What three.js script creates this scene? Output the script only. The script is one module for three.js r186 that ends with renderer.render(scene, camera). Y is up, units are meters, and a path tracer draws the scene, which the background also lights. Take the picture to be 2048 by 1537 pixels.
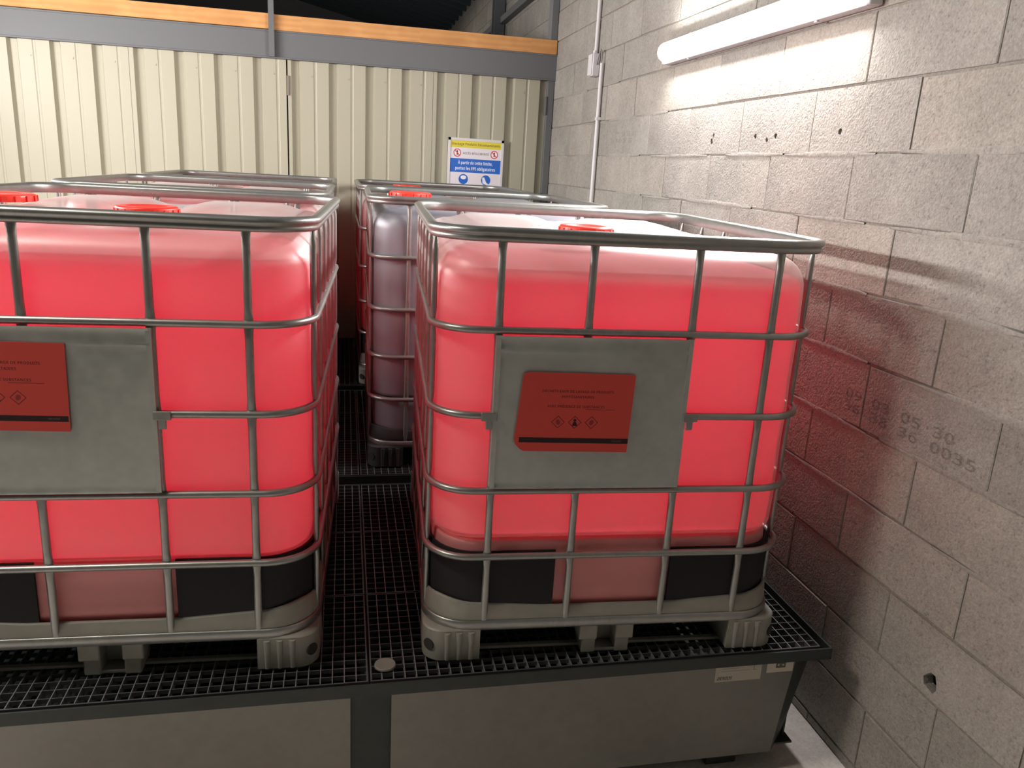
import * as THREE from 'three';
import { RoundedBoxGeometry } from 'three/addons/geometries/RoundedBoxGeometry.js';
import { mergeGeometries, toCreasedNormals } from 'three/addons/utils/BufferGeometryUtils.js';
import { Brush, Evaluator, SUBTRACTION } from 'three-bvh-csg';
import { RectAreaLightUniformsLib } from 'three/addons/lights/RectAreaLightUniformsLib.js';

// ------------------------------------------------------------------ camera, light, exposure
RectAreaLightUniformsLib.init();
const scene = new THREE.Scene();
scene.background = new THREE.Color(0x000000);
const renderer = new THREE.WebGLRenderer({ antialias: true });
renderer.toneMapping = THREE.LinearToneMapping;
renderer.toneMappingExposure = 1.32;
renderer.shadowMap.enabled = true;
const DECK = 0.435;                                   // top of the gratings above the floor
const camera = new THREE.PerspectiveCamera(51.99, 4 / 3, 0.05, 60);
camera.position.set(0, DECK + 1.302, 1.827);
{
  const X = new THREE.Vector3(0.97835, 0.05476, 0.19957), Y = new THREE.Vector3(0.00127, 0.96275, -0.27038), Z = new THREE.Vector3(-0.20694, 0.26478, 0.94184);
  camera.quaternion.setFromRotationMatrix(new THREE.Matrix4().makeBasis(X, Y, Z));
}
scene.add(camera);
const TUBE_POWER = 120, TUBE_COLOR = new THREE.Color(1.0, 0.945, 0.93), GLOW = 4;
const HALL_POWER = 44;
const WALL_X = 1.515, LEFT_X = -3.05, BACK_Z = -4.2, END_Z = -12.5, FRONT_Z = 5.0, EAVE = 3.67;

// ------------------------------------------------------------------ helpers
let seed = 20240611;
const rnd = () => { seed = (seed + 0x6d2b79f5) | 0; let t = Math.imul(seed ^ (seed >>> 15), 1 | seed); t = (t + Math.imul(t ^ (t >>> 7), 61 | t)) ^ t; return ((t ^ (t >>> 14)) >>> 0) / 4294967296; };
const rr = (a, b) => a + (b - a) * rnd();
const used = {};
function numbered(name) { const n = used[name] = (used[name] ?? -1) + 1; return n ? `${name}_${String(n).padStart(3, '0')}` : name; }
function mesh(name, geo, mat, parent = scene) {
  const m = new THREE.Mesh(Array.isArray(geo) ? mergeGeometries(geo.map((g) => g.index ? g.toNonIndexed() : g)) : geo, mat);
  m.name = parent === scene ? numbered(name) : name; m.castShadow = m.receiveShadow = true; parent.add(m); return m;
}
function thing(name, label, category, pos = [0, 0, 0], turn = 0, group) {
  const o = new THREE.Group(); o.name = numbered(name); o.position.set(...pos); o.rotation.y = turn; scene.add(o);
  return tag(o, label, category, group);
}
function tag(o, label, category, group) { o.userData.label = label; o.userData.category = category; if (group) o.userData.group = group; return o; }
function structure(name, label, category) { const o = new THREE.Group(); o.name = name; o.userData = { kind: 'structure', label, category }; scene.add(o); return o; }
const at = (g, x, y, z) => g.translate(x, y, z);
function box(w, h, d, x = 0, y = 0, z = 0, r = 0) {
  const g = r ? new RoundedBoxGeometry(w, h, d, 2, r) : new THREE.BoxGeometry(w, h, d);
  boxUV(g.translate(x, y, z)); return g;
}
function boxUV(g, ox = 0, oy = 0) {                    // uv in metres from the dominant axis
  const p = g.attributes.position, n = g.attributes.normal, uv = new Float32Array(p.count * 2);
  for (let i = 0; i < p.count; i++) {
    const ax = Math.abs(n.getX(i)), ay = Math.abs(n.getY(i)), az = Math.abs(n.getZ(i));
    const [u, v] = ay >= ax && ay >= az ? [p.getX(i), p.getZ(i)] : ax >= az ? [p.getZ(i), p.getY(i)] : [p.getX(i), p.getY(i)];
    uv[2 * i] = u + ox; uv[2 * i + 1] = v + oy;
  }
  g.setAttribute('uv', new THREE.BufferAttribute(uv, 2)); return g;
}
function geom(pos, idx, uv) {
  const g = new THREE.BufferGeometry(); g.setAttribute('position', new THREE.Float32BufferAttribute(pos, 3));
  if (uv) g.setAttribute('uv', new THREE.Float32BufferAttribute(uv, 2));
  g.setIndex(idx); g.computeVertexNormals(); if (!uv) boxUV(g); return g;
}
// rounded rectangle walked from the middle of the front side (z = +hd) towards +x
function rrect(hw, hd, r) {
  const a = hw - r, b = hd - r, q = Math.PI / 2 * r, P = 4 * (a + b) + 4 * q;
  const marks = [0, a / 2, a];
  let s = a; const corner = () => { for (let k = 1; k <= 8; k++) marks.push(s + q * k / 8); s += q; }, edge = (l) => { for (let k = 1; k <= 6; k++) marks.push(s + l * k / 6); s += l; };
  corner(); edge(2 * b); corner(); edge(2 * a); corner(); edge(2 * b); corner(); marks.push(s + a / 2, P);
  const point = (t) => {
    t = ((t % P) + P) % P;
    if (t <= a) return [t, hd, 0, 1]; t -= a;
    const arc = (cx, cz, from, t) => { const g = from + t / r; return [cx + r * Math.cos(g), cz - r * Math.sin(g), Math.cos(g), -Math.sin(g)]; };
    if (t <= q) return arc(a, b, -Math.PI / 2, t); t -= q;
    if (t <= 2 * b) return [hw, b - t, 1, 0]; t -= 2 * b;
    if (t <= q) return arc(a, -b, 0, t); t -= q;
    if (t <= 2 * a) return [a - t, -hd, 0, -1]; t -= 2 * a;
    if (t <= q) return arc(-a, -b, Math.PI / 2, t); t -= q;
    if (t <= 2 * b) return [-hw, -b + t, -1, 0]; t -= 2 * b;
    if (t <= q) return arc(-a, b, Math.PI, t); t -= q;
    return [-a + t, hd, 0, 1];
  };
  const span = (s0, s1) => { const out = [s0]; for (let k = -1; k <= 1; k++) for (const m of marks) { const v = m + k * P; if (v > s0 + 1e-4 && v < s1 - 1e-4 && v - out[out.length - 1] > 1e-5) out.push(v); } out.push(s1); return out.map(point); };
  return { P, a, b, q, point, span, closed: () => { const o = span(0, P); o.pop(); return o; } };
}
function sweep(path, profile, closed, lift = () => 0) {  // profile: closed polygon of [outward, up]
  const n = path.length, m = profile.length, pos = [], uv = [], idx = []; let s = 0;
  for (let i = 0; i < n; i++) {
    const [x, z, nx, nz] = path[i]; if (i) s += Math.hypot(x - path[i - 1][0], z - path[i - 1][1]);
    const dy = lift(path[i]);
    for (let j = 0; j < m; j++) { const [u, v] = profile[j]; pos.push(x + nx * u, v + dy * (v > 0 ? 1 : 1), z + nz * u); uv.push(s, j / m * 0.06); }
  }
  const last = closed ? n : n - 1;
  for (let i = 0; i < last; i++) for (let j = 0; j < m; j++) {
    const A = i * m + j, B = i * m + (j + 1) % m, C = ((i + 1) % n) * m + j, D = ((i + 1) % n) * m + (j + 1) % m;
    idx.push(A, B, C, B, D, C);
  }
  if (!closed) { for (let j = 1; j < m - 1; j++) { idx.push(0, j + 1, j); const o = (n - 1) * m; idx.push(o, o + j, o + j + 1); } }
  return geom(pos, idx, uv);
}
const oval = (ru, rv, u0 = 0, v0 = 0, k = 10) => Array.from({ length: k }, (_, i) => { const t = i / k * 2 * Math.PI; return [u0 + ru * Math.cos(t), v0 + rv * Math.sin(t)]; });
function cyl(r, h, x, y, z, axis = 'y', seg = 20) { const g = new THREE.CylinderGeometry(r, r, h, seg); if (axis === 'x') g.rotateZ(Math.PI / 2); if (axis === 'z') g.rotateX(Math.PI / 2); return g.translate(x, y, z); }

// ------------------------------------------------------------------ textures
function noiseGrid(n, cells, salt) {                   // tileable value noise, 0..1
  const g = new Float32Array(cells * cells); let s = salt * 7919 + 13;
  for (let i = 0; i < g.length; i++) { s = (Math.imul(s, 1664525) + 1013904223) | 0; g[i] = (s >>> 8) / 16777216; }
  const out = new Float32Array(n * n), sm = (t) => t * t * (3 - 2 * t);
  for (let y = 0; y < n; y++) { const fy = y / n * cells, y0 = Math.floor(fy), ty = sm(fy - y0), r0 = (y0 % cells) * cells, r1 = ((y0 + 1) % cells) * cells;
    for (let x = 0; x < n; x++) { const fx = x / n * cells, x0 = Math.floor(fx), tx = sm(fx - x0), a = x0 % cells, b = (x0 + 1) % cells;
      out[y * n + x] = (g[r0 + a] * (1 - tx) + g[r0 + b] * tx) * (1 - ty) + (g[r1 + a] * (1 - tx) + g[r1 + b] * tx) * ty; } }
  return out;
}
function mixNoise(n, layers) { const out = new Float32Array(n * n); for (const [cells, w, salt] of layers) { const g = noiseGrid(n, cells, salt); for (let i = 0; i < out.length; i++) out[i] += (g[i] - 0.5) * w; } return out; }
function texture(n, fn, size, srgb = true) {           // fn(i, x, y) -> [r,g,b] 0..255; size: metres per repeat
  const d = new Uint8Array(n * n * 4);
  for (let y = 0; y < n; y++) for (let x = 0; x < n; x++) { const i = y * n + x, c = fn(i, x, y); d[4 * i] = Math.max(0, Math.min(255, c[0])); d[4 * i + 1] = Math.max(0, Math.min(255, c[1])); d[4 * i + 2] = Math.max(0, Math.min(255, c[2])); d[4 * i + 3] = 255; }
  const t = new THREE.DataTexture(d, n, n); t.wrapS = t.wrapT = THREE.RepeatWrapping; t.magFilter = THREE.LinearFilter; t.minFilter = THREE.LinearMipmapLinearFilter; t.generateMipmaps = true;
  if (srgb) t.colorSpace = THREE.SRGBColorSpace; t.repeat.set(1 / size, 1 / size); t.needsUpdate = true; return t;
}
function painted(w, h, draw) {
  const c = document.createElement('canvas'); c.width = w; c.height = h; draw(c.getContext('2d'), w, h);
  const t = new THREE.CanvasTexture(c); t.colorSpace = THREE.SRGBColorSpace; return t;
}
const grit = mixNoise(1024, [[400, 0.55, 1], [210, 0.5, 2], [90, 0.22, 3]]), cloud = mixNoise(1024, [[5, 0.7, 4], [13, 0.5, 5], [31, 0.3, 6]]);
const gritBump = texture(1024, (i) => { const v = 150 + 170 * grit[i] + 14 * cloud[i]; return [v, v, v]; }, 1.3, false);
const blockMap = texture(1024, (i) => { const g = grit[i] * 30 + cloud[i] * 20 - (grit[i] < -0.34 ? 14 : 0); return [160 + g, 158 + g * 0.98, 151 + g * 0.95]; }, 1.3);
const floorMap = texture(1024, (i) => { const g = grit[i] * 24 + cloud[i] * 46; return [226 + g, 219 + g, 212 + g]; }, 1.7);
const spangle = mixNoise(512, [[24, 0.5, 11], [60, 0.45, 12], [7, 0.5, 13]]);
const zincMap = texture(512, (i) => { const v = 178 + 18 * spangle[i]; return [v, v + 2, v]; }, 0.9);
const zincRough = texture(512, (i) => { const v = 150 + 60 * spangle[i]; return [v, v, v]; }, 0.9, false);
const woodN = mixNoise(512, [[6, 0.6, 21], [19, 0.5, 22]]);
const woodMap = texture(512, (i, x, y) => { const ring = Math.sin(y * 0.19 + woodN[Math.floor(y) * 512 + (Math.floor(x / 6) % 512)] * 9), g = ring * 5 + woodN[i] * 20; return [206 + g, 150 + g, 92 + g * 0.8]; }, 0.8);

// ------------------------------------------------------------------ materials
const std = (o) => new THREE.MeshStandardMaterial(o), phys = (o) => new THREE.MeshPhysicalMaterial(o);
const lin = (r, g, b) => new THREE.Color().setRGB(r, g, b);
const M = {
  blocks: [0, 1, 2].map((k) => std({ map: blockMap, bumpMap: gritBump, bumpScale: 0.003, roughness: 0.95, color: lin(...[[1, 0.98, 0.97], [0.93, 0.91, 0.9], [1.04, 1.0, 0.97]][k]) })),
  mortar: std({ map: blockMap, bumpMap: gritBump, bumpScale: 0.004, roughness: 1, color: lin(0.8, 0.78, 0.76) }),
  smear: std({ map: blockMap, bumpMap: gritBump, bumpScale: 0.002, roughness: 1, color: lin(0.97, 0.95, 0.94), side: THREE.DoubleSide }),
  cavity: std({ color: lin(0.03, 0.028, 0.026), roughness: 1 }),
  plainWall: std({ map: blockMap, roughness: 1, color: lin(0.42, 0.44, 0.45) }),
  floor: std({ map: floorMap, bumpMap: gritBump, bumpScale: 0.002, roughness: 0.85 }),
  roof: std({ color: lin(0.02, 0.035, 0.042), roughness: 0.8 }),
  cream: std({ color: lin(0.43, 0.415, 0.315), roughness: 0.5 }),
  greyPaint: std({ color: lin(0.14, 0.147, 0.153), roughness: 0.55 }),
  darkPaint: std({ color: lin(0.1, 0.105, 0.115), roughness: 0.6 }),
  wood: std({ map: woodMap, roughness: 0.75 }),
  zinc: std({ map: zincMap, roughness: 0.42, metalness: 0.75, color: lin(0.85, 0.86, 0.84) }),
  tube: std({ map: zincMap, roughness: 0.36, metalness: 0.72, color: lin(0.7, 0.7, 0.68) }),
  plate: std({ map: zincMap, roughnessMap: zincRough, roughness: 0.75, metalness: 0.5, color: lin(0.92, 0.95, 0.9) }),
  sump: std({ map: zincMap, roughnessMap: zincRough, roughness: 0.7, metalness: 0.65, color: lin(0.42, 0.41, 0.375) }),
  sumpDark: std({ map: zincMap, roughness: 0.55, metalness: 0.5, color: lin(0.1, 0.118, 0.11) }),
  grate: std({ color: lin(0.17, 0.175, 0.18), roughness: 0.4, metalness: 0.7 }),
  grateLight: std({ color: lin(0.36, 0.37, 0.37), roughness: 0.4, metalness: 0.7 }),
  pallet: std({ map: zincMap, roughness: 0.55, metalness: 0.1, color: lin(0.62, 0.6, 0.53) }),
  palletDark: std({ color: lin(0.035, 0.035, 0.036), roughness: 0.6 }),
  black: std({ color: lin(0.007, 0.007, 0.008), roughness: 0.75 }),
  shell: phys({ color: lin(0.98, 0.92, 0.9), roughness: 0.4, transmission: 0.86, thickness: 0, ior: 1.5, side: THREE.DoubleSide }),
  liquid: phys({ color: lin(0.95, 0.25, 0.34), roughness: 1, transmission: 0.9, thickness: 0, specularIntensity: 0.2, side: THREE.DoubleSide }),
  deepLiquid: phys({ color: lin(0.8, 0.15, 0.21), roughness: 1, transmission: 0.85, thickness: 0, specularIntensity: 0.2, side: THREE.DoubleSide }),
  heel: phys({ color: lin(0.75, 0.3, 0.3), roughness: 0.5, transmission: 0.2, thickness: 0, side: THREE.DoubleSide }),
  greyBottle: phys({ color: lin(0.25, 0.25, 0.28), roughness: 0.45, metalness: 0.25 }),
  lid: phys({ color: lin(0.85, 0.055, 0.035), roughness: 0.4, transmission: 0.25, thickness: 0, side: THREE.DoubleSide }),
  pinkPlastic: phys({ color: lin(0.95, 0.62, 0.58), roughness: 0.4, transmission: 0.3, thickness: 0, side: THREE.DoubleSide }),
  white: std({ color: lin(0.72, 0.71, 0.72), roughness: 0.5 }),
  lampBody: std({ color: lin(0.55, 0.54, 0.56), roughness: 0.5 }),
  glow: std({ color: lin(0.9, 0.88, 0.87), roughness: 0.6, emissive: TUBE_COLOR, emissiveIntensity: GLOW }),
};

// ------------------------------------------------------------------ setting
const slab = (name, label, w, h, d, x, y, z, mat) => { const o = structure(name, label, 'wall'); mesh('slab', box(w, h, d, x, y, z), mat, o); return o; };
{
  const f = structure('floor', 'bare pale concrete floor seen beside the spill tray', 'floor');
  mesh('concrete_slab', box(WALL_X - LEFT_X + 0.4, 0.2, FRONT_Z - END_Z + 0.4, (WALL_X + LEFT_X) / 2, -0.1, (FRONT_Z + END_Z) / 2), M.floor, f);
}
slab('wall_left', 'plain block wall outside the picture on the left', 0.2, 6.2, FRONT_Z - END_Z + 0.4, LEFT_X - 0.1, 3.1, (FRONT_Z + END_Z) / 2, M.plainWall);
slab('wall_front', 'plain wall behind the camera', WALL_X - LEFT_X, 6.2, 0.2, (WALL_X + LEFT_X) / 2, 3.1, FRONT_Z + 0.1, M.plainWall);
slab('wall_end', 'dark far end wall of the hall beyond the cream partition', WALL_X - LEFT_X, 6.2, 0.2, (WALL_X + LEFT_X) / 2, 3.1, END_Z - 0.1, M.darkPaint);
{ // roof: ribbed dark sheets sloping up from the right wall
  const c = structure('ceiling', 'dark blue ribbed sheet roof over the hall', 'ceiling');
  const n = 24, len = 5.2, tilt = 0.22;
  for (let k = 0; k < n; k++) {
    const z0 = FRONT_Z + 0.1 - k * (FRONT_Z - END_Z + 0.2) / n, w = (FRONT_Z - END_Z + 0.2) / n;
    const g = mergeGeometries([box(len, 0.04, w * 0.99, -len / 2, 0.02, 0), box(len, 0.05, 0.08, -len / 2, -0.02, w * 0.25), box(len, 0.05, 0.08, -len / 2, -0.02, -w * 0.25)]);
    g.rotateZ(-tilt); g.translate(WALL_X + 0.28, EAVE - 0.05, z0 - w / 2);
    mesh('roof_sheet', g, M.roof, c);
  }
}
// right wall of concrete blocks: every block is a part, courses 0.2 m high, joints 0.5 m apart
const wallR = structure('wall_right', 'bare grey concrete block wall with thin mortar joints', 'wall');
{
  const holes = [[0.484, 0.295, 0.03], [1.889, -1.418, 0.014], [1.912, -1.405, 0.011], [1.90, -1.045, 0.012], [1.885, -0.955, 0.01], [1.897, -0.895, 0.012], [1.902, -0.504, 0.011]];
  const T = 0.03;
  let bed = new Brush(box(0.2, EAVE + 0.1, FRONT_Z - END_Z + 0.4, WALL_X + 0.1045, (EAVE + 0.1) / 2, (FRONT_Z + END_Z) / 2));   // drilled through behind the holes
  for (const [hy, hz, hr] of holes) bed = new Evaluator().evaluate(bed, new Brush(box(0.16, hr * 2.6, hr * 2.6, WALL_X, hy, hz)), SUBTRACTION);
  mesh('mortar_bed', boxUV(bed.geometry), M.mortar, wallR);
  for (let row = -1; row < 18; row++) {
    const y0 = 0.035 + 0.2 * row, y1 = Math.min(y0 + 0.2, EAVE + 0.06), shift = row % 2 ? -0.165 : 0.09;   // joints measured on the wall
    for (let k = -10; k < 26; k++) {
      const zr = shift - 0.5 * k, zl = zr - 0.5;        // block runs from zl (far) to zr (near)
      if (zl > 1.0 || zr < -10.5 || (zr < -4.3 && y0 < 2.5)) continue;
      const a = Math.max(y0, 0) + rr(0.002, 0.0045), b = y1 - rr(0.002, 0.005), c = zl + rr(0.001, 0.004), d = zr - rr(0.001, 0.004);
      const own = holes.filter((h) => h[0] > a && h[0] < b && h[1] > c && h[1] < d), out = rr(-0.001, 0.0012);
      let g;
      if (own.length) {                                 // drilled block: real holes through the face
        const s = new THREE.Shape([[c, a], [d, a], [d, b], [c, b]].map(([u, v]) => new THREE.Vector2(-u, v)));
        for (const [hy, hz, hr] of own) { const p = new THREE.Path(), q = []; for (let i = 0; i < 9; i++) { const t = i / 9 * 2 * Math.PI, r = hr * rr(0.75, 1.15); q.push(new THREE.Vector2(-hz + r * 0.85 * Math.cos(t), hy + r * Math.sin(t))); } p.setFromPoints(q); s.holes.push(p); }
        g = new THREE.ExtrudeGeometry(s, { depth: T, bevelEnabled: false });
        g.rotateY(Math.PI / 2).translate(WALL_X - out, 0, 0);   // shape x = -z, extruded into the wall
        g.deleteAttribute('uv'); g.computeVertexNormals(); boxUV(g, rnd(), rnd());
        const blk = mesh('concrete_block', g, M.blocks[0], wallR);
        for (const [hy, hz, hr] of own) mesh('hole_bottom', box(0.004, hr * 2.4, hr * 2.4, WALL_X + 0.077, hy, hz), M.cavity, blk);
        continue;
      }
      const e = 0.0022, x0 = WALL_X + T, x1 = WALL_X + e - out, x2 = WALL_X - out, j = () => rr(-0.0012, 0.0012);
      const ring = (x, i) => [[x, a + i + j(), c + i + j()], [x, a + i + j(), d - i + j()], [x, b - i + j(), d - i + j()], [x, b - i + j(), c + i + j()]];
      const P = [...ring(x0, 0), ...ring(x1, 0), ...ring(x2, e)], idx = [];
      const quad = (p, q, r, s) => idx.push(p, q, r, p, r, s);
      for (const o of [0, 4]) for (let i = 0; i < 4; i++) { const n = (i + 1) % 4; quad(o + i, o + n, o + 4 + n, o + 4 + i); }
      quad(8, 9, 10, 11);
      g = geom(P.flat(), idx).toNonIndexed(); g.computeVertexNormals(); boxUV(g, Math.floor(rnd() * 8) * 0.37, Math.floor(rnd() * 8) * 0.29);
      mesh('concrete_block', g, M.blocks[Math.floor(rnd() * 3)], wallR);
    }
  }
  // mortar smeared over some bed joints
  for (const [y, z0, z1] of [[1.835, -2.1, 0.5], [1.835, -4.1, -2.6], [2.035, -3.3, -2.2], [1.635, -2.6, -0.9], [1.635, -0.7, 0.5], [2.235, -3.9, -2.9], [1.435, -0.7, 0.3], [1.235, -0.6, 0.1], [1.035, -0.55, 0.4], [0.835, -0.6, 0.35]]) for (let z = z0; z < z1;) {
    const l = rr(0.25, 0.7), n = 8, pos = [], idx = [], h = rr(0.007, 0.014), yo = y + rr(-0.006, 0.004);
    for (let i = 0; i <= n; i++) { const zz = z + l * i / n, k = Math.sin(Math.PI * (0.05 + 0.9 * i / n)) ** 0.5, a = h * k * rr(0.75, 1.2), b = h * k * rr(0.75, 1.2); pos.push(WALL_X + 0.002, yo - a, zz, WALL_X - 0.0014, yo - a * 0.6, zz, WALL_X - 0.0014, yo + b * 0.6, zz, WALL_X + 0.002, yo + b, zz); if (i) for (let q = 0; q < 3; q++) { const A = (i - 1) * 4 + q, B = A + 4; idx.push(A, B, A + 1, A + 1, B, B + 1); } }
    mesh('mortar_smear', geom(pos, idx), M.smear, wallR); z += l + rr(0.0, 0.25);
  }
  // works stamps printed on the blocks
  const stamp = (lines, w, h, y, z, alpha) => {
    const t = painted(512, 128, (c) => { c.clearRect(0, 0, 512, 128); c.fillStyle = `rgba(52,46,44,${alpha})`; c.font = 'bold 58px monospace'; lines.forEach((l, i) => c.fillText(l, 6, 52 + 62 * i, 500)); });
    const g = new THREE.PlaneGeometry(w, h); g.rotateY(-Math.PI / 2).translate(WALL_X - 0.0045, y, z);
    const m = mesh('printed_stamp', g, std({ map: t, transparent: true, roughness: 1 }), wallR); m.castShadow = false;
  };
  stamp(['09 03 05 30', '36 38 36 0035'], 0.62, 0.085, 1.108, 0.05, 0.32);
  stamp(['09 03 05 36', '78 36 0035'], 0.55, 0.085, 1.14, -0.62, 0.22);
  stamp(['30 24 NF 61', 'B40 06 37'], 0.42, 0.07, 1.93, -2.45, 0.2);
}
// partition of cream ribbed cladding, each sheet a part
const wallB = structure('wall_back', 'partition of cream ribbed steel cladding behind the tanks', 'wall');
{
  const H = 2.37, pitch = 0.253, D = 0.032;
  const sheet = (x0, x1) => {
    const prof = []; let x = x0; prof.push([x0, 0]);
    const first = Math.ceil((x0 + 0.394 - 0.03) / pitch) * pitch - 0.394 + 0.03;
    for (x = first; x < x1 - 0.06; x += pitch) if (x > x0 + 0.01) prof.push([x - 0.0, 0], [x + 0.014, -D], [x + 0.052, -D], [x + 0.066, 0], [x + 0.15, 0], [x + 0.156, -0.004], [x + 0.166, -0.004], [x + 0.172, 0]);
    prof.push([x1, 0]);
    const pos = [], idx = [], uv = [];
    prof.forEach(([px, pz], i) => { for (const [y, dz] of [[0.02, 0], [H, 0], [H, -0.012], [0.02, -0.012]]) { pos.push(px, y, BACK_Z + pz + dz); uv.push(px, y); } if (i) for (let k = 0; k < 4; k++) { const a = (i - 1) * 4 + k, b = (i - 1) * 4 + (k + 1) % 4, c = i * 4 + k, d = i * 4 + (k + 1) % 4; idx.push(a, c, b, b, c, d); } });
    const g = toCreasedNormals(geom(pos, idx, uv), 0.2);
    mesh('cladding_sheet', g, M.cream, wallB);
  };
  for (const [a, b] of [[-3.05, -2.42], [-2.418, -1.407], [-1.405, -0.398], [-0.388, 0.62], [0.622, 1.47]]) sheet(a, b);
  mesh('backing_board', box(4.55, 2.36, 0.03, -0.77, 1.18, BACK_Z - 0.075), M.darkPaint, wallB);
  mesh('seam_strip', box(0.03, 2.3, 0.01, -0.393, 1.17, BACK_Z - 0.03), M.darkPaint, wallB);
  mesh('latch_plate', box(0.018, 0.13, 0.014, -0.386, 2.2, BACK_Z + 0.004, 0.003), std({ color: lin(0.24, 0.2, 0.17), roughness: 0.7 }), wallB);
  for (let x = -2.9; x < 1.4; x += pitch) for (const y of [2.27]) mesh('screw_head', cyl(0.006, 0.004, x + 0.27 - 0.13, y, BACK_Z + 0.002, 'z', 8), M.cream, wallB);
}
// ------------------------------------------------------------------ steel and timber above the partition
{
  const L = WALL_X - LEFT_X;
  const beam = thing('steel_beam', 'grey painted steel beam along the top of the cream cladding', 'beam', [(WALL_X + LEFT_X) / 2, 2.365, BACK_Z]);
  mesh('web', box(L, 0.16, 0.012, 0, 0.09, 0.028), M.greyPaint, beam);
  mesh('flange', box(L, 0.012, 0.1, 0, 0.006, -0.01, 0.003), M.greyPaint, beam); mesh('flange', box(L, 0.012, 0.1, 0, 0.174, -0.01, 0.003), M.greyPaint, beam);
  const plank = (x0, x1, label, dy) => { const p = thing('timber_plank', label, 'plank', [(x0 + x1) / 2, 2.545 + dy, BACK_Z]); mesh('board', box(x1 - x0, 0.098, 0.07, 0, 0.049, 0.005, 0.004), M.wood, p); return p; };
  plank(LEFT_X, -0.487, 'long orange timber plank on the steel beam, left of the thin grey post', 0.004);
  plank(-0.483, WALL_X - 0.005, 'orange timber plank on the steel beam between the thin grey post and the block wall', 0);
  const post = thing('steel_post', 'thin grey steel angle post crossing in front of the timber planks', 'post', [-0.484, 2.372, BACK_Z + 0.07]);
  mesh('angle_flange', box(0.036, 2.0, 0.005, 0, 1.0, 0), M.greyPaint, post); mesh('angle_flange', box(0.005, 2.0, 0.03, -0.016, 1.0, -0.015), M.greyPaint, post);
  const col = thing('steel_column', 'dark grey steel column in the corner where cladding meets block wall', 'column', [WALL_X - 0.028, 0, BACK_Z - 0.03]);
  mesh('shaft', box(0.05, EAVE - 0.02, 0.1, 0, EAVE / 2, 0, 0.004), M.greyPaint, col);
  mesh('hinge', cyl(0.012, 0.13, -0.03, 2.19, 0.045, 'y', 10), M.darkPaint, col); mesh('hinge', cyl(0.012, 0.12, -0.03, 1.5, 0.045, 'y', 10), M.darkPaint, col);
  const col2 = thing('steel_column', 'dark steel column against the block wall in the hall beyond the timber planks', 'column', [WALL_X - 0.06, 0, -6.35]);
  mesh('shaft', [box(0.1, EAVE - 0.02, 0.012, 0, EAVE / 2, 0.07), box(0.1, EAVE - 0.02, 0.012, 0, EAVE / 2, -0.07), box(0.01, EAVE - 0.02, 0.14, 0, EAVE / 2, 0)], M.darkPaint, col2);
  const rail = thing('wall_rail', 'dark steel rail running along the far block wall above the timber planks', 'rail', [WALL_X - 0.03, 3.06, -7.3]);
  mesh('bar', box(0.06, 0.06, 5.6, 0, 0.03, 0, 0.004), M.darkPaint, rail);
}
// ------------------------------------------------------------------ lamps
function lamp(label, x, y, z, side, power) {                    // side: +1 light looks towards +x
  const t = thing('fluorescent_lamp', label, 'lamp', [x, y, z]);
  const body = sweep([[0, -0.77, 0, 0], [0, 0.77, 0, 0]].map(([a, b]) => [0, b, side, 0]), [[0.002, -0.05], [0.04, -0.05], [0.044, -0.04], [0.044, 0.04], [0.04, 0.05], [0.002, 0.05]], false);
  mesh('housing', toCreasedNormals(body, 0.5), M.lampBody, t);
  const d = []; for (let i = 0; i <= 12; i++) { const a = -Math.PI / 2 + i / 12 * Math.PI; d.push([0.045 + 0.042 * Math.cos(a), 0.044 * Math.sin(a)]); }
  const path = []; for (let i = 0; i <= 6; i++) path.push([i, -1]); for (let i = 6; i >= 0; i--) path.push([i, 1]);
  const dg = sweep(path.map(([i, e]) => [0, e * (0.735 + 0.042 * Math.cos(i / 6 * Math.PI / 2)), side, 0]), d, false), P = dg.attributes.position, m = d.length;   // ends rounded off
  path.forEach(([i], r) => { const k = Math.max(0.02, Math.sin(i / 6 * Math.PI / 2)); for (let j = 0; j < m; j++) { P.setX(r * m + j, side * (0.045 + (Math.abs(P.getX(r * m + j)) - 0.045) * k)); P.setY(r * m + j, P.getY(r * m + j) * k); } });
  dg.computeVertexNormals(); mesh('diffuser', dg, M.glow, t);
  for (const s of [-1, 1]) { mesh('end_cap', box(0.044, 0.1, 0.02, side * 0.023, 0, s * 0.778, 0.006), M.lampBody, t); mesh('clip', box(0.012, 0.112, 0.018, side * 0.032, 0, s * 0.5, 0.003), M.lampBody, t); }
  for (const [dy, k] of [[0, 1.1], [-1, 0.42], [1, 0.36]]) {     // in front of, below and above the diffuser
    const l = new THREE.RectAreaLight(TUBE_COLOR, power * k, 1.5, 0.07);
    l.name = 'tube_light'; l.castShadow = true;
    l.position.set(side * (dy ? 0.07 : 0.091), dy * 0.05, 0); t.add(l);
    l.lookAt(x + side * (dy ? 0.77 : 1.07), y + dy * 1.05, z);
  }
  return t;
}
lamp('long glowing white fluorescent lamp fixed high on the block wall', WALL_X - 0.004, DECK + 1.858, -1.17, -1, TUBE_POWER);
lamp('rear one of two glowing fluorescent lamps on the left wall, outside the picture', LEFT_X + 0.004, DECK + 1.86, -2.3, 1, TUBE_POWER * 1.45);
lamp('front one of two glowing fluorescent lamps on the left wall, outside the picture', LEFT_X + 0.004, DECK + 1.86, -0.72, 1, TUBE_POWER * 1.15);
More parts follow.
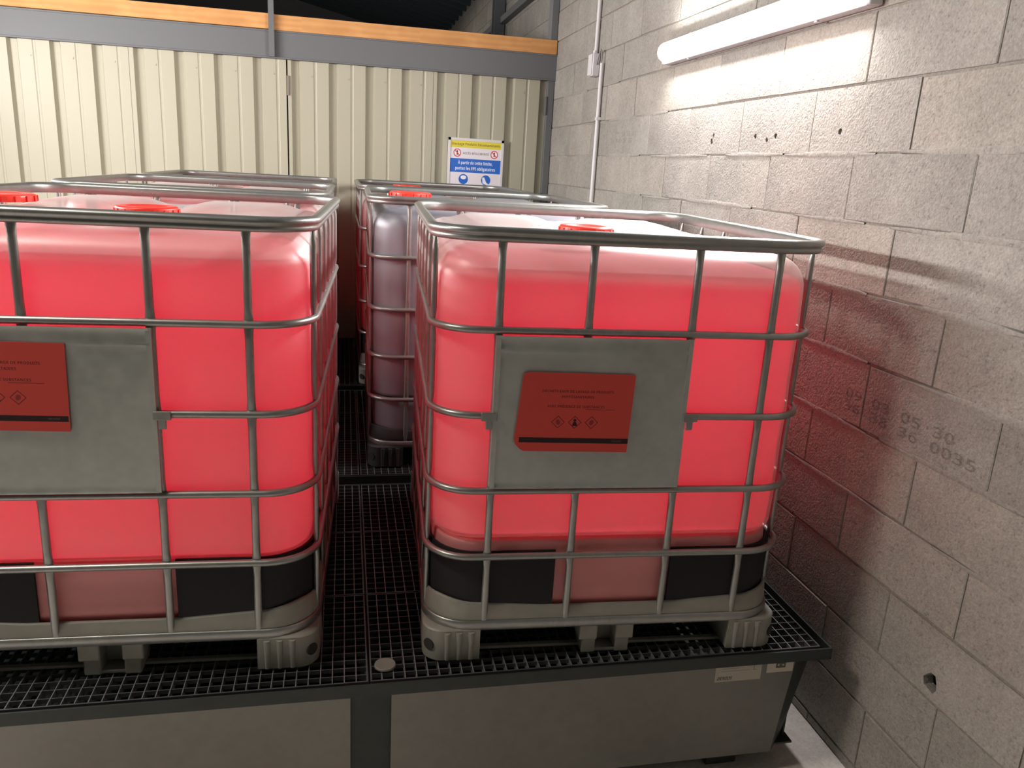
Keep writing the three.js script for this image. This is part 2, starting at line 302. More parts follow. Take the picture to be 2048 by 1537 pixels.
for (const [label, x, y, z, power] of [['square hanging lamp in the hall beyond the partition, outside the picture', -0.6, 3.6, -8.2, HALL_POWER], ['square hanging lamp above the front left tank, outside the picture', -1.8, 3.6, 0.3, HALL_POWER]]) {
  const t = thing('hall_lamp', label, 'lamp', [x, y, z]);
  mesh('housing', box(0.62, 0.08, 0.62, 0, 0.05, 0, 0.01), M.lampBody, t); mesh('diffuser', box(0.56, 0.02, 0.56, 0, 0, 0), M.glow, t); mesh('rod', cyl(0.008, 0.32, 0, 0.24, 0, 'y', 8), M.darkPaint, t);
  const l = new THREE.RectAreaLight(0xfff4e6, power, 0.56, 0.56); l.name = 'panel_light'; l.castShadow = true; l.position.set(0, -0.02, 0); t.add(l); l.lookAt(x, 0, z + 0.0001);
}
// ------------------------------------------------------------------ wall fittings
{
  const b = thing('junction_box', 'small white electrical junction box on the block wall between two conduits', 'junction box', [WALL_X - 0.004, DECK + 1.93, -3.13]);
  mesh('case', box(0.045, 0.13, 0.085, -0.022, 0, 0, 0.006), M.white, b); mesh('cover', box(0.008, 0.12, 0.075, -0.048, 0, 0, 0.003), M.white, b);
  mesh('cable_gland', cyl(0.012, 0.02, -0.02, 0.074, -0.01, 'y', 12), M.white, b);
  mesh('cable_loop', new THREE.TubeGeometry(new THREE.CatmullRomCurve3([[-0.02, 0.0, 0.045], [-0.02, 0.05, 0.08], [-0.02, 0.075, 0.11], [-0.02, 0.04, 0.135], [-0.02, -0.02, 0.13]].map((p) => new THREE.Vector3(...p))), 16, 0.005, 6), std({ color: lin(0.3, 0.29, 0.29), roughness: 0.6 }), b);
  const pipe = (label, y0, y1, z, clips) => { const p = thing('conduit_pipe', label, 'conduit', [WALL_X - 0.018, 0, z]); mesh('tube', cyl(0.0115, y1 - y0, 0, (y0 + y1) / 2, 0, 'y', 12), M.white, p); for (const y of clips) mesh('clip', box(0.03, 0.018, 0.034, 0.002, y, 0, 0.003), M.white, p); };
  pipe('white conduit pipe rising from the junction box up the block wall', DECK + 2.0, EAVE - 0.05, -3.14, [3.2]);
  pipe('white conduit pipe running down the block wall beside the junction box', 0.3, DECK + 1.93, -3.0, [1.2, 2.05]);
}
// ------------------------------------------------------------------ safety sign
{
  const W = 0.415, H = 0.56, s = thing('safety_sign', 'white safety sign with yellow and blue bands on the cream cladding', 'sign', [0.945, DECK + 1.49 - H, BACK_Z + 0.006]);
  s.rotation.z = -0.006;
  const frame = new THREE.Shape([[-W / 2, 0], [W / 2, 0], [W / 2, H], [-W / 2, H]].map((p) => new THREE.Vector2(...p)));
  mesh('frame', [box(W, 0.018, 0.016, 0, 0.009, 0.008), box(W, 0.018, 0.016, 0, H - 0.009, 0.008), box(0.018, H, 0.016, -W / 2 + 0.009, H / 2, 0.008), box(0.018, H, 0.016, W / 2 - 0.009, H / 2, 0.008)], M.white, s);
  const t = painted(820, 1100, (c, w, h) => {
    c.fillStyle = '#e9e4ea'; c.fillRect(0, 0, w, h); c.textAlign = 'center';
    c.fillStyle = '#e2d233'; c.fillRect(0, 0, w, 105); c.fillStyle = '#6e6414'; c.font = 'bold 52px sans-serif'; c.fillText('Stockage Produits Décontaminants', w / 2, 70, w - 40);
    const ban = (x) => { c.fillStyle = '#f7eef0'; c.beginPath(); c.arc(x, 185, 56, 0, 7); c.fill(); c.fillStyle = '#4a3236'; c.fillRect(x - 10, 150, 20, 66); c.strokeStyle = '#cf2c3c'; c.lineWidth = 13; c.beginPath(); c.arc(x, 185, 54, 0, 7); c.stroke(); c.beginPath(); c.moveTo(x - 38, 147); c.lineTo(x + 38, 223); c.stroke(); };
    ban(112); ban(w - 112); c.fillStyle = '#777174'; c.font = 'bold 44px sans-serif'; c.fillText('ACCÈS RÉGLEMENTÉ', w / 2, 202, 420);
    c.fillStyle = '#0a62c8'; c.fillRect(0, 268, w, 205); c.fillStyle = '#e6eefa'; c.font = 'bold 66px sans-serif'; c.fillText('À partir de cette limite,', w / 2, 350, 560); c.fillText('portez les EPI obligatoires', w / 2, 435, 650);
    const disc = (x) => { c.fillStyle = '#0a62c8'; c.beginPath(); c.arc(x, 575, 76, 0, 7); c.fill(); };
    disc(225); c.fillStyle = '#eef2f8'; c.beginPath(); c.ellipse(225, 548, 46, 30, 0, 0, 7); c.fill(); c.fillRect(186, 545, 78, 22);
    disc(590); c.fillStyle = '#eef2f8'; c.beginPath(); c.moveTo(530, 540); c.lineTo(562, 530); c.lineTo(600, 610); c.lineTo(640, 636); c.lineTo(600, 648); c.lineTo(540, 622); c.fill();
    c.fillStyle = '#8d878b'; c.font = '24px sans-serif'; c.fillText('Lunettes ou visière', 225, 705); c.fillText('Gants de protection', 590, 705);
    c.fillStyle = '#5d585c'; c.font = '34px sans-serif'; c.fillText('Pas d\u2019entreposage sans contrôle du produit', w / 2, 772, 760);
    c.fillStyle = '#d8c430'; c.beginPath(); c.moveTo(w / 2, 812); c.lineTo(w / 2 + 75, 940); c.lineTo(w / 2 - 75, 940); c.fill(); c.strokeStyle = '#2b2620'; c.lineWidth = 10; c.stroke(); c.fillStyle = '#2b2620'; c.fillRect(w / 2 - 7, 855, 14, 44); c.fillRect(w / 2 - 7, 908, 14, 14);
  });
  mesh('printed_panel', at(new THREE.PlaneGeometry(W - 0.034, H - 0.034), 0, H / 2, 0.012), std({ map: t, roughness: 0.45 }), s);
  mesh('back_plate', box(W - 0.01, H - 0.01, 0.006, 0, H / 2, 0.006), M.white, s);
}
// ------------------------------------------------------------------ spill trays with gratings
function spillTray(label, zf) {
  const X0 = -1.26, X1 = 1.395, W = X1 - X0, D = 1.33, cx = (X0 + X1) / 2, t = thing('spill_tray', label, 'spill tray', [cx, 0, zf - D / 2], 0, 'steel spill trays under the tanks');
  const hd = D / 2, px = (x) => x - cx, seam = px(0.06);
  // tank panels
  const panel = (x0, x1, b0, b1) => { const v = [[b0, 0.0735], [b1, 0.0735], [x1, 0.398], [x0, 0.398]], p = [...v.map(([a, b]) => [a, b, hd - 0.019]), ...v.map(([a, b]) => [a, b, hd - 0.025])]; mesh('front_panel', boxUV(geom(p.flat(), [0, 1, 2, 0, 2, 3, 6, 5, 4, 7, 6, 4, 1, 5, 2, 5, 6, 2, 3, 2, 6, 3, 6, 7, 0, 4, 1, 1, 4, 5, 0, 3, 7, 0, 7, 4]).toNonIndexed()), M.sump, t).geometry.computeVertexNormals(); };
  panel(px(-1.2), px(0.012), px(-1.17), px(0.012)); panel(px(0.118), px(1.295), px(0.118), px(1.258));
  mesh('brace_strip', box(0.112, 0.33, 0.006, px(0.065), 0.236, hd - 0.031), M.sumpDark, t);
  for (const s of [-1, 1]) {
    const x0 = s > 0 ? px(1.295) : px(-1.2), xb = s > 0 ? px(1.258) : px(-1.17), x1 = s > 0 ? px(1.372) : px(-1.25);
    const pts = [[xb, 0.0735, hd - 0.02], [x1 - s * 0.066, 0.0735, hd - 0.06], [x1, 0.398, hd - 0.06], [x0, 0.398, hd - 0.02]], back = pts.map(([a, b, c]) => [a - s * 0.006, b, c - 0.008]);
    const v = [...pts, ...back]; mesh('corner_panel', geom(v.flat(), [0, 1, 2, 0, 2, 3, 6, 5, 4, 7, 6, 4, 1, 5, 2, 5, 6, 2, 3, 2, 6, 3, 6, 7, 0, 4, 1, 1, 4, 5]).toNonIndexed(), M.sumpDark, t);
    mesh('side_panel', box(0.006, 0.325, D - 0.12, x1 - s * 0.05, 0.236, 0), M.sumpDark, t);
  }
  mesh('back_panel', box(W - 0.1, 0.325, 0.006, 0, 0.235, -hd + 0.022), M.sumpDark, t);
  mesh('tank_bottom', box(W - 0.12, 0.006, D - 0.06, 0, 0.09, 0), M.sumpDark, t);
  // rim: angle section round the top
  mesh('rim', [box(W, 0.034, 0.005, 0, DECK - 0.02, hd - 0.003), box(W, 0.034, 0.005, 0, DECK - 0.02, -hd + 0.003), box(0.005, 0.034, D, W / 2 - 0.003, DECK - 0.02, 0), box(0.005, 0.034, D, -W / 2 + 0.003, DECK - 0.02, 0),
    box(W, 0.005, 0.022, 0, DECK - 0.036, hd - 0.012), box(W, 0.005, 0.03, 0, DECK - 0.036, -hd + 0.016), box(0.06, 0.005, D, W / 2 - 0.03, DECK - 0.036, 0), box(0.06, 0.005, D, -W / 2 + 0.03, DECK - 0.036, 0)], M.sumpDark, t);
  mesh('crossbar', box(0.04, 0.05, D - 0.06, seam, DECK - 0.066, 0), M.sumpDark, t);
  for (const z of [-0.222, 0.222]) mesh('crossbar', box(W - 0.1, 0.05, 0.04, 0, DECK - 0.066, z), M.sumpDark, t);
  for (const x of [px(-1.1), px(-0.02), px(0.14), px(1.13)]) for (const z of [hd - 0.12, -hd + 0.12]) mesh('foot', box(0.1, 0.072, 0.1, x, 0.036, z, 0.004), M.sumpDark, t);
  // gratings: six panels, each a frame with bearing bars along z and cross bars along x
  for (const [x0, x1] of [[-W / 2 + 0.012, seam - 0.003], [seam + 0.003, W / 2 - 0.034]]) for (let k = 0; k < 3; k++) {
    const z1 = hd - 0.012 - k * 0.4355, z0 = z1 - 0.431, w = x1 - x0, d = z1 - z0, mx = (x0 + x1) / 2, mz = (z0 + z1) / 2, g = [], y = DECK;
    const fr = mesh('grating_frame', [box(w, 0.028, 0.004, mx, y - 0.0145, z1 - 0.002), box(w, 0.028, 0.004, mx, y - 0.0145, z0 + 0.002), box(0.004, 0.028, d - 0.008, x0 + 0.002, y - 0.0145, mz), box(0.004, 0.028, d - 0.008, x1 - 0.002, y - 0.0145, mz)], M.grate, t);
    const nx = Math.round(w / 0.0305), nz = Math.round(d / 0.0335), cross = [];
    for (let i = 1; i < nx; i++) g.push(box(0.0022, 0.026, d - 0.008, x0 + w * i / nx, y - 0.0145, mz));
    for (let i = 1; i < nz; i++) cross.push(box(w - 0.008, 0.012, 0.0026, mx, y - 0.0085, z0 + d * i / nz));
    const bars = mesh('bearing_bars', g, M.grateLight, fr); bars.userData.kind = 'stuff';
    const cb = mesh('cross_bars', cross, M.grate, fr); cb.userData.kind = 'stuff';
  }
  return { t, px, hd };
}
{
  const { t, px, hd } = spillTray('galvanised spill tray in front, carrying the two nearest red tanks, stickers on its front', 0.052);
  const sticker = (name, w, h, x, y, draw, label) => { const m = mesh(name, at(box(w, h, 0.0012), px(x), y, hd - 0.0185), M.white, t); const p = mesh('print', at(new THREE.PlaneGeometry(w, h), px(x), y, hd - 0.0176), std({ map: painted(512, Math.round(512 * h / w), draw), roughness: 0.6 }), m); m.userData.label = label; };
  sticker('sticker', 0.145, 0.068, 1.113, DECK - 0.065, (c, w, h) => { c.fillStyle = '#b9b3a4'; c.fillRect(0, 0, w, h); c.fillStyle = '#a09a8c'; for (let k = 0; k < 4; k++) c.fillRect(60, 24 + k * 30, 250 + 60 * (k % 2), 9); c.fillStyle = '#22261c'; c.font = 'bold italic 54px sans-serif'; c.fillText('DENIOS', 22, h - 22, 165); c.fillStyle = '#8b857a'; c.fillRect(420, 30, 10, 90); c.fillRect(420, 118, 40, 8); }, 'worn pale type sticker with a dark logo');
  sticker('sticker', 0.084, 0.05, 1.245, DECK - 0.056, (c, w, h) => { c.fillStyle = '#c6c0b2'; c.fillRect(0, 0, w, h); c.fillStyle = '#5b5b4e'; c.fillRect(170, 110, 190, 110); c.fillStyle = '#b5b09f'; c.fillRect(200, 140, 34, 40); c.fillRect(290, 150, 40, 30); }, 'small white sticker with a dark mark');
}
spillTray('spill tray in the middle row, glimpsed in the gap between the front tanks', -1.362);
spillTray('rearmost spill tray next to the cream cladding', -2.776);
{ // round disc lying on the grating
  const c = thing('round_cap', 'small round metal cap lying on the grating beside the seam', 'cap', [0.103, DECK + 0.0005, -0.02]);
  mesh('disc', new THREE.LatheGeometry([[0, 0.005], [0.022, 0.005], [0.025, 0.007], [0.028, 0.006], [0.029, 0.001], [0.027, 0], [0, 0]].map((p) => new THREE.Vector2(...p)), 24), std({ color: lin(0.22, 0.21, 0.18), roughness: 0.6, metalness: 0.3 }), c);
}
// ------------------------------------------------------------------ caged tanks
const HW = 0.515, HD = 0.6, RC = 0.12, RT = 0.0095;
const LEVELS = [0.1, 0.308, 0.496, 0.7, 0.918];
const cage = rrect(HW - RT, HD - RT, RC), body = rrect(0.492, 0.576, 0.125), inner = rrect(0.485, 0.569, 0.12);
const G = {};
G.ring = sweep(cage.closed(), oval(RT, RT), true);
G.baseRing = sweep(cage.closed(), oval(0.006, 0.015), true);
G.rail = sweep(cage.closed(), [[-0.012, -0.015], [0.004, -0.017], [0.01, -0.013], [0.0105, -0.006], [0.0075, -0.002], [0.013, 0.001], [0.0155, 0.008], [0.012, 0.015], [0.002, 0.0185], [-0.008, 0.016], [-0.0125, 0.008]], true);
{ // third ring stops at the plate: from the plate's right edge round the back to its left edge
  const s0 = 0.148, s1 = cage.P - 0.35; G.openRing = sweep(cage.span(s0, s1), oval(RT, RT), false);
}
{ // upright bar, pressed flat where it meets rings and rail
  const ys = [], flats = [...LEVELS, 1.135]; for (let y = 0.095; y < 1.14; y += 0.0125) ys.push(y); const pos = [], idx = [], uv = [], K = 8;
  const keep = ys.filter((y, i) => i === 0 || i === ys.length - 1 || flats.some((f) => Math.abs(f - y) < 0.045));
  keep.forEach((y, i) => { const f = Math.max(...flats.map((f) => Math.exp(-(((y - f) / 0.02) ** 2)))), w = 0.0098 + 0.0022 * f, d = 0.0085 - 0.0035 * f; for (let k = 0; k < K; k++) { const a = (k + 0.5) / K * 2 * Math.PI; pos.push(w * Math.cos(a), y, d * Math.sin(a)); uv.push(k * 0.008, y); } if (i) for (let k = 0; k < K; k++) { const a = (i - 1) * K + k, b = (i - 1) * K + (k + 1) % K; idx.push(a, a + K, b, b, a + K, b + K); } });
  G.bar = geom(pos, idx, uv);
}
function bottleGeo(R, y0, y1, rb, rt, top, taper = 0) {   // closed body lofted over the rounded rectangle
  const path = R.closed(), n = path.length, rows = [];
  rows.push((p) => [0.0, y0, 1]);
  const pos = [], idx = []; const levels = [];
  for (let k = 0; k <= 3; k++) { const a = k / 3 * Math.PI / 2; levels.push([rb * (1 - Math.sin(a)), y0 + rb * (1 - Math.cos(a))]); }
  const m = 8; for (let k = 1; k < m; k++) levels.push([-0.003 * Math.sin(k / m * Math.PI * 3) ** 2, y0 + rb + (y1 - rt - y0 - rb) * k / m]);
  for (let k = 0; k <= 8; k++) { const a = k / 8 * Math.PI / 2; levels.push([rt * (1 - Math.cos(a)), y1 - rt + rt * Math.sin(a)]); }
  for (const [inset, y] of levels) for (const [x, z, nx, nz] of path) pos.push(x - nx * inset, y, z - nz * inset);
  for (let i = 0; i < levels.length - 1; i++) for (let j = 0; j < n; j++) { const a = i * n + j, b = i * n + (j + 1) % n; idx.push(a, b, a + n, b, b + n, a + n); }
  const cap = (inset, y, f, steps, flip, ringStart) => {
    let prev = ringStart;
    for (let k = 1; k <= steps; k++) {
      const t = 1 - k / (steps + 0.5), start = pos.length / 3;
      for (const [x, z, nx, nz] of path) { const px = (x - nx * inset) * t, pz = (z - nz * inset) * t; pos.push(px, y + f(px, pz), pz); }
      for (let j = 0; j < n; j++) { const a = prev + j, b = prev + (j + 1) % n, c = start + j, d = start + (j + 1) % n; flip ? idx.push(a, c, b, b, c, d) : idx.push(a, b, c, b, d, c); }
      prev = start;
    }
    const c = pos.length / 3; pos.push(0, y + f(0, 0), 0);
    for (let j = 0; j < n; j++) flip ? idx.push(prev + j, c, prev + (j + 1) % n) : idx.push(prev + j, prev + (j + 1) % n, c);
  };
  cap(rb, y0, () => 0, 2, true, 0); cap(rt, y1, top, top === flat ? 2 : 14, false, (levels.length - 1) * n);
  return geom(pos, idx);
}
const flat = () => 0;
const crown = (x, z) => { const e = Math.min(0.4 - Math.abs(x), 0.5 - Math.abs(z)), k = Math.max(0, Math.min(1, e / 0.08)), s = k * k * (3 - 2 * k);
  return s * (0.022 - 0.03 * Math.exp(-((x / 0.055) ** 2)) - 0.035 * Math.exp(-((x * x + z * z) / 0.03)) - 0.014 * Math.exp(-((z / 0.09) ** 2))); };
G.shell = bottleGeo(body, 0.31, 1.115, 0.02, 0.085, crown);
G.shellLow = bottleGeo(body, 0.35, 1.115, 0.02, 0.085, crown);
G.liquid = bottleGeo(inner, 0.315, 1.062, 0.02, 0.03, flat);
G.liquidLow = bottleGeo(inner, 0.357, 1.062, 0.02, 0.03, flat);
const heelRect = rrect(0.483, 0.568, 0.12);
G.heel = bottleGeo(heelRect, 0.128, 0.345, 0.03, 0.012, flat); G.heelShort = bottleGeo(heelRect, 0.128, 0.306, 0.03, 0.012, flat);
{ // black corner guards: shells round each corner of the heel
  const R = rrect(0.4915, 0.5765, 0.125), prof = [[-0.005, 0.145], [0.003, 0.145], [0.004, 0.30], [0.001, 0.316], [-0.005, 0.316]];
  const fr = 0.165, side = 0.33; const total = R.P, sc = R.a + R.q;   // corner end on the right side
  G.guards = [[fr, sc + side], [sc + 2 * R.b - side, sc + 2 * R.b + R.q + R.a - fr]];
  const half = total / 2; G.guards.push([half + fr, half + sc + side], [half + sc + 2 * R.b - side, total - 0.16]);
  G.guards = G.guards.map(([a, b]) => toCreasedNormals(sweep(R.span(a, b), prof, false), 0.6));
}
{ // tray lip of the base, higher at the corners
  const R = rrect(0.503, 0.588, 0.12), rise = ([x, z]) => 0.028 * Math.max(0, 1 - Math.hypot(Math.max(0, 0.485 - Math.abs(x)), Math.max(0, 0.57 - Math.abs(z))) / 0.2);
  const path = R.closed(), pos = [], idx = [], prof = [[0.0, 0.098, 0], [0.003, 0.125, 0.3], [-0.002, 0.15, 1], [-0.008, 0.156, 1], [-0.014, 0.15, 1], [-0.016, 0.11, 0]], m = prof.length;
  path.forEach((p, i) => { for (const [u, v, k] of prof) pos.push(p[0] + p[2] * u, v + k * rise(p), p[1] + p[3] * u); const n = (i + 1) % path.length; for (let j = 0; j < m; j++) { const a = i * m + j, b = i * m + (j + 1) % m, c = n * m + j, d = n * m + (j + 1) % m; idx.push(a, b, c, b, d, c); } });
  G.tray = geom(pos, idx);
  const s = new THREE.Shape(R.closed().map(([x, z]) => new THREE.Vector2(x * 0.97, -z * 0.975))); G.deck = new THREE.ExtrudeGeometry(s, { depth: 0.03, bevelEnabled: false }).rotateX(-Math.PI / 2).translate(0, 0.093, 0); G.deck.computeVertexNormals(); boxUV(G.deck);
}
{ // feet
  const f = [], w = 0.145, h = 0.092, d = 0.145;      // corner foot with ribs and a round hole at the corner, for the front right corner; mirrored for others
  const make = (sx, sz) => {
    const s = new THREE.Shape(); s.moveTo(0, 0); s.lineTo(w - 0.05, 0); s.absarc(w - 0.05, 0.05, 0.05, -Math.PI / 2, 0, false); s.lineTo(w, d); s.lineTo(0, d); s.closePath();
    const blk = new THREE.ExtrudeGeometry(s, { depth: h - 0.004, bevelEnabled: true, bevelSize: 0.004, bevelThickness: 0.004, bevelSegments: 1, curveSegments: 6 }).rotateX(Math.PI / 2).translate(0, h, 0);
    // shape y runs towards -z after the turn is undone below: put the rounded corner at the outer front
    blk.translate(-w / 2, 0, -d / 2).rotateY(0);
    const ribs = [-0.052, -0.02, 0.012].map((x) => new THREE.CylinderGeometry(0.009, 0.006, h - 0.01, 8).translate(x, h / 2, -d / 2 - 0.003));
    const g = mergeGeometries([blk, ...ribs].map((q) => (q.index ? q.toNonIndexed() : q)));
    g.scale(sx, 1, -sz); if (sx * -sz < 0) { const p = g.attributes.position, n = g.attributes.normal; for (let i = 0; i < p.count; i += 3) for (const A of [p, n]) { const a = [A.getX(i + 1), A.getY(i + 1), A.getZ(i + 1)], b = [A.getX(i + 2), A.getY(i + 2), A.getZ(i + 2)]; A.setXYZ(i + 1, ...b); A.setXYZ(i + 2, ...a); } }
    boxUV(g); return g.translate(sx * (0.505 - w / 2), 0, sz * (0.592 - d / 2));
  };
  G.cornerFeet = [[1, 1], [-1, 1], [1, -1], [-1, -1]].map(([a, b]) => [make(a, b), a, b]);
  G.hole = new THREE.CylinderGeometry(0.0165, 0.0165, 0.006, 16).rotateX(Math.PI / 2);
  const post = (x) => [new RoundedBoxGeometry(0.052, 0.05, 0.09, 2, 0.005).translate(x, 0.069, 0), new RoundedBoxGeometry(0.04, 0.05, 0.08, 2, 0.005).translate(x * 0.93, 0.025, 0)];
  G.midFoot = mergeGeometries([...post(-0.052), ...post(0.052), new RoundedBoxGeometry(0.07, 0.08, 0.02, 2, 0.004).translate(0, 0.05, -0.02), new RoundedBoxGeometry(0.12, 0.01, 0.09, 2, 0.003).translate(0, 0.006, -0.01)]); boxUV(G.midFoot);
  G.skid = mergeGeometries([new RoundedBoxGeometry(0.9, 0.009, 0.018, 2, 0.003).translate(0, 0.005, 0)]); boxUV(G.skid);
}
G.clip = mergeGeometries([new RoundedBoxGeometry(0.04, 0.022, 0.006, 2, 0.002).translate(0, 0, 0.004), new RoundedBoxGeometry(0.018, 0.026, 0.005, 2, 0.002).translate(0, -0.02, 0.004)]); boxUV(G.clip);
{ // plate: thin sheet with a crease near the top and folded side edges
  const w = 0.492, h = 0.4, pos = [], idx = [], uv = [], xs = 9, ys = [0, 0.006, 0.02, 0.34, 0.358, 0.364, 0.37, 0.388, 0.4], bulge = [0.004, 0, 0, 0, 0, 0.0035, 0, 0, 0.004];
  for (const back of [0, 1]) ys.forEach((y, j) => { for (let i = 0; i <= xs; i++) { const u = i / xs; pos.push((u - 0.5) * w, y, (back ? -0.0015 : 0) + bulge[j] + 0.0035 * Math.sin(u * 7 + y * 9) * Math.sin(u * Math.PI) * Math.sin(y / h * Math.PI)); uv.push(u * w, y); } });
  const N = xs + 1, T = N * ys.length;
  for (let j = 0; j < ys.length - 1; j++) for (let i = 0; i < xs; i++) { const a = j * N + i; idx.push(a, a + 1, a + N, a + 1, a + N + 1, a + N, T + a, T + a + N, T + a + 1, T + a + 1, T + a + N, T + a + N + 1); }
  G.plate = mergeGeometries([geom(pos, idx, uv).toNonIndexed(), box(0.012, h, 0.012, -w / 2, h / 2, -0.004).toNonIndexed(), box(0.012, h, 0.012, w / 2, h / 2, -0.004).toNonIndexed()]);
}
const labelPrint = painted(1188, 840, (c, w, h) => {
  c.fillStyle = '#c8453b'; c.fillRect(0, 0, w, h); c.textAlign = 'center'; c.fillStyle = 'rgba(70,16,18,0.85)';
  c.font = 'bold 38px sans-serif'; c.fillText('DÉCHETS EAUX DE LAVAGE DE PRODUITS', w / 2 + 20, 205, 900); c.fillText('PHYTOSANITAIRES', w / 2 + 20, 262, 400);
  c.fillText('AVEC PRÉSENCE DE SUBSTANCES', w / 2 + 10, 365, 800); c.fillRect(w / 2 + 110, 378, 300, 5);
  for (const [k, dark] of [[-1, 0], [0, 1], [1, 0]]) { const x = w / 2 + 10 + k * 172, y = 520; c.save(); c.translate(x, y); c.rotate(Math.PI / 4); c.strokeStyle = 'rgba(60,14,16,0.75)'; c.lineWidth = 7; c.strokeRect(-46, -46, 92, 92); c.restore();
    c.fillStyle = dark ? 'rgba(24,10,12,0.95)' : 'rgba(90,28,34,0.6)'; c.beginPath(); if (dark) { c.arc(x, y - 22, 15, 0, 7); c.moveTo(x - 28, y + 40); c.lineTo(x - 12, y - 6); c.lineTo(x + 14, y - 4); c.lineTo(x + 30, y + 40); } else { c.ellipse(x, y, 22, 30, k * 0.4, 0, 7); } c.fill(); }
  c.fillStyle = '#241013'; c.fillRect(50, 690, w - 60, 56); c.fillStyle = 'rgba(150,90,96,0.7)'; c.font = 'bold 26px sans-serif'; c.fillText('sécurité', w - 130, 727);
});
M.paper = std({ map: labelPrint, roughness: 0.8 });
function paperGeo(w, h, torn) {
  const p = torn ? [[0.03, 0], [1, 0.015], [1, 1], [0.08, 1], [0.02, 0.965], [0, 0.9], [0, 0.1], [0.015, 0.06]] : [[0, 0], [1, 0], [1, 1], [0, 1]];
  const q = torn ? [[0.085, 0.0], [0.99, 0.0], [1, 0.985], [0.985, 1], [0.09, 1], [0.045, 0.975], [0.04, 0.94], [0.0, 0.16], [0.01, 0.09], [0.05, 0.03]] : p;
  const g = new THREE.ExtrudeGeometry(new THREE.Shape(q.map(([x, y]) => new THREE.Vector2((x - 0.5) * w, (y - 0.5) * h))), { depth: 0.0012, bevelEnabled: false });
  const P = g.attributes.position, uv = new Float32Array(P.count * 2); for (let i = 0; i < P.count; i++) { uv[2 * i] = P.getX(i) / w + 0.5; uv[2 * i + 1] = P.getY(i) / h + 0.5; } g.setAttribute('uv', new THREE.BufferAttribute(uv, 2)); return g;
}
const lidGeo = (r, h) => { const pts = [[0, h - 0.006], [r * 0.62, h - 0.006], [r * 0.68, h], [r * 0.94, h], [r, h - 0.006], [r, 0], [r * 0.9, 0]].map((p) => new THREE.Vector2(...p)); const top = new THREE.LatheGeometry(pts, 36).toNonIndexed(), g = [top]; for (let k = 0; k < 18; k++) g.push(new THREE.BoxGeometry(0.006, h * 0.8, 0.012).translate(r, h * 0.42, 0).rotateY(k / 18 * 2 * Math.PI).toNonIndexed()); return mergeGeometries(g); };
G.lid = lidGeo(0.085, 0.04); G.collar = new THREE.LatheGeometry([[0.075, 0], [0.1, 0], [0.1, 0.012], [0.088, 0.02], [0.075, 0.02], [0.075, 0]].map((p) => new THREE.Vector2(...p)), 32);

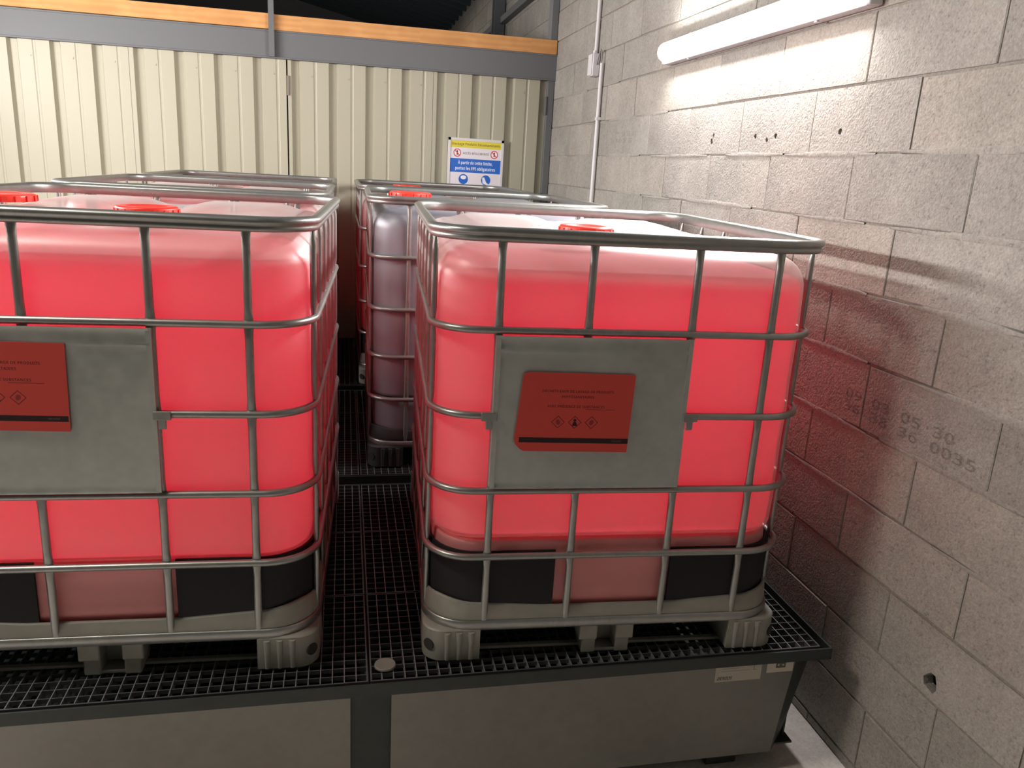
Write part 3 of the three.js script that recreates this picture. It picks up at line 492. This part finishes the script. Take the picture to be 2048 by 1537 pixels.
function tank(label, x, z, turn, o = {}) {
  const t = thing('caged_tank', label, 'tank', [x, DECK + 0.001, z], turn, o.group), pal = o.darkPallet ? M.palletDark : M.pallet;
  // base
  for (const [g, sx, sz] of G.cornerFeet) { const f = mesh('foot', g, pal, t); const hole = mesh('foot_hole', G.hole, M.cavity, f); hole.position.set(sx * 0.4785, 0.047, sz * 0.5655); hole.rotation.y = Math.atan2(sx, sz); hole.position.x += sx * 0.0142; hole.position.z += sz * 0.0142; }
  for (const [px, pz, ry] of [[0, 0.545, 0], [0, -0.545, Math.PI], [0.46, 0, Math.PI / 2], [-0.46, 0, -Math.PI / 2]]) { const f = mesh('middle_foot', G.midFoot, pal, t); f.position.set(px, 0, pz); f.rotation.y = ry; }
  for (const pz of [0.54, -0.54]) { const s = mesh('skid', G.skid, pal, t); s.position.z = pz; }
  mesh('deck', G.deck, M.palletDark, t); mesh('tray', G.tray, pal, t);
  // cage
  mesh('base_ring', G.baseRing, M.tube, t).position.y = 0.104;
  for (const y of [0.308, 0.496, 0.918]) mesh('cage_ring', G.ring, M.tube, t).position.y = y;
  mesh('cage_ring', o.plate ? G.openRing : G.ring, M.tube, t).position.y = 0.7;
  mesh('top_rail', G.rail, M.tube, t).position.y = 1.147;
  const n = HW - 0.0145, m = HD - 0.0145;
  for (const px of [-0.347, -0.122, 0.147, 0.361]) for (const s of [1, -1]) mesh('cage_bar', G.bar, M.tube, t).position.set(px, 0, s * m);
  for (const pz of [-0.485, -0.29, -0.1, 0.1, 0.29, 0.485]) for (const s of [1, -1]) { const b = mesh('cage_bar', G.bar, M.tube, t); b.position.set(s * (n - (Math.abs(pz) > 0.48 ? 0.0005 : 0)), 0, pz); b.rotation.y = Math.PI / 2; }
  // bottle
  const lowHeel = o.highHeel;
  if (o.grey) { mesh('bottle', G.shell, M.greyBottle, t); mesh('bottle_heel', G.heelShort, M.greyBottle, t); }
  else {
    mesh('bottle', lowHeel ? G.shellLow : G.shell, M.shell, t); mesh('liquid', lowHeel ? G.liquidLow : G.liquid, o.plate ? M.liquid : M.deepLiquid, t).userData.label = 'red liquid glowing through the bottle';
    mesh('bottle_heel', lowHeel ? G.heel : G.heelShort, M.heel, t);
    for (const g of G.guards) mesh('corner_guard', g, M.black, t);
  }
  const lid = (px, py, pz, k = 1) => { const l = mesh('lid', G.lid, M.lid, t); l.position.set(px, py, pz); l.scale.setScalar(k); };
  const c = mesh('neck_collar', G.collar, o.grey ? M.white : M.pinkPlastic, t); c.position.set(0, 1.082, 0);
  lid(0, 1.098, 0);
  if (o.plate) {
    const p = mesh('label_plate', G.plate, M.plate, t); p.position.set(-0.101, 0.507, HD + 0.0005); p.userData.label = 'grey sheet metal plate';
    const [lx, ly, torn, tilt] = o.plate, paper = mesh('paper_label', paperGeo(0.3, 0.207, torn), M.paper, p); paper.position.set(lx + 0.101, ly - 0.507, 0.005); paper.rotation.z = tilt; paper.userData.label = 'dark red printed label sheet';
    for (const px of [0.163, -0.362]) { const k = mesh('clip', G.clip, M.tube, t); k.position.set(px, 0.7, HD - 0.001); }
  }
  return t;
}
const D2R = Math.PI / 180;
tank('front right red tank beside the block wall, dark red label on its plate', 0.741, -0.592, -2.8 * D2R, { plate: [-0.146, 0.713, true, -0.015], highHeel: true });
tank('red tank in front on the left, cut off by the left picture edge', -0.556, -0.65, -2.3 * D2R, { plate: [-0.183, 0.769, false, -0.02] });
tank('silver grey tank on a black pallet behind the front right tank', 0.612, -2.04, -0.8 * D2R, { grey: true, darkPallet: true });
tank('red tank behind the front left tank, only its top rails showing', -0.575, -2.06, -0.6 * D2R);
tank('rearmost right tank by the cream cladding, a slim red strip showing', 0.585, -3.39, 0.4 * D2R);
tank('rearmost left tank against the cream cladding, only its top rail showing', -0.57, -3.42, 0.4 * D2R);
const looseLid = (label, x, y, z, k, tilt, ky = k) => { const l = tag(mesh('loose_lid', G.lid, M.lid), label, 'lid'); l.position.set(x, y, z); l.scale.set(k, ky, k); l.rotation.z = tilt; };
looseLid('large red lid lying loose on top of the silver grey tank', 0.292, DECK + 1.139, -1.9, 1.1, 0, 0.75);
looseLid('red lid lying on top of the rearmost right tank', 0.372, DECK + 1.139, -3.2, 1.0, 0, 0.6);
looseLid('bright red lid lying on top of the front left tank near the left picture edge', -0.93, DECK + 1.139, -0.62, 1.1, 0, 0.5);

renderer.render(scene, camera);
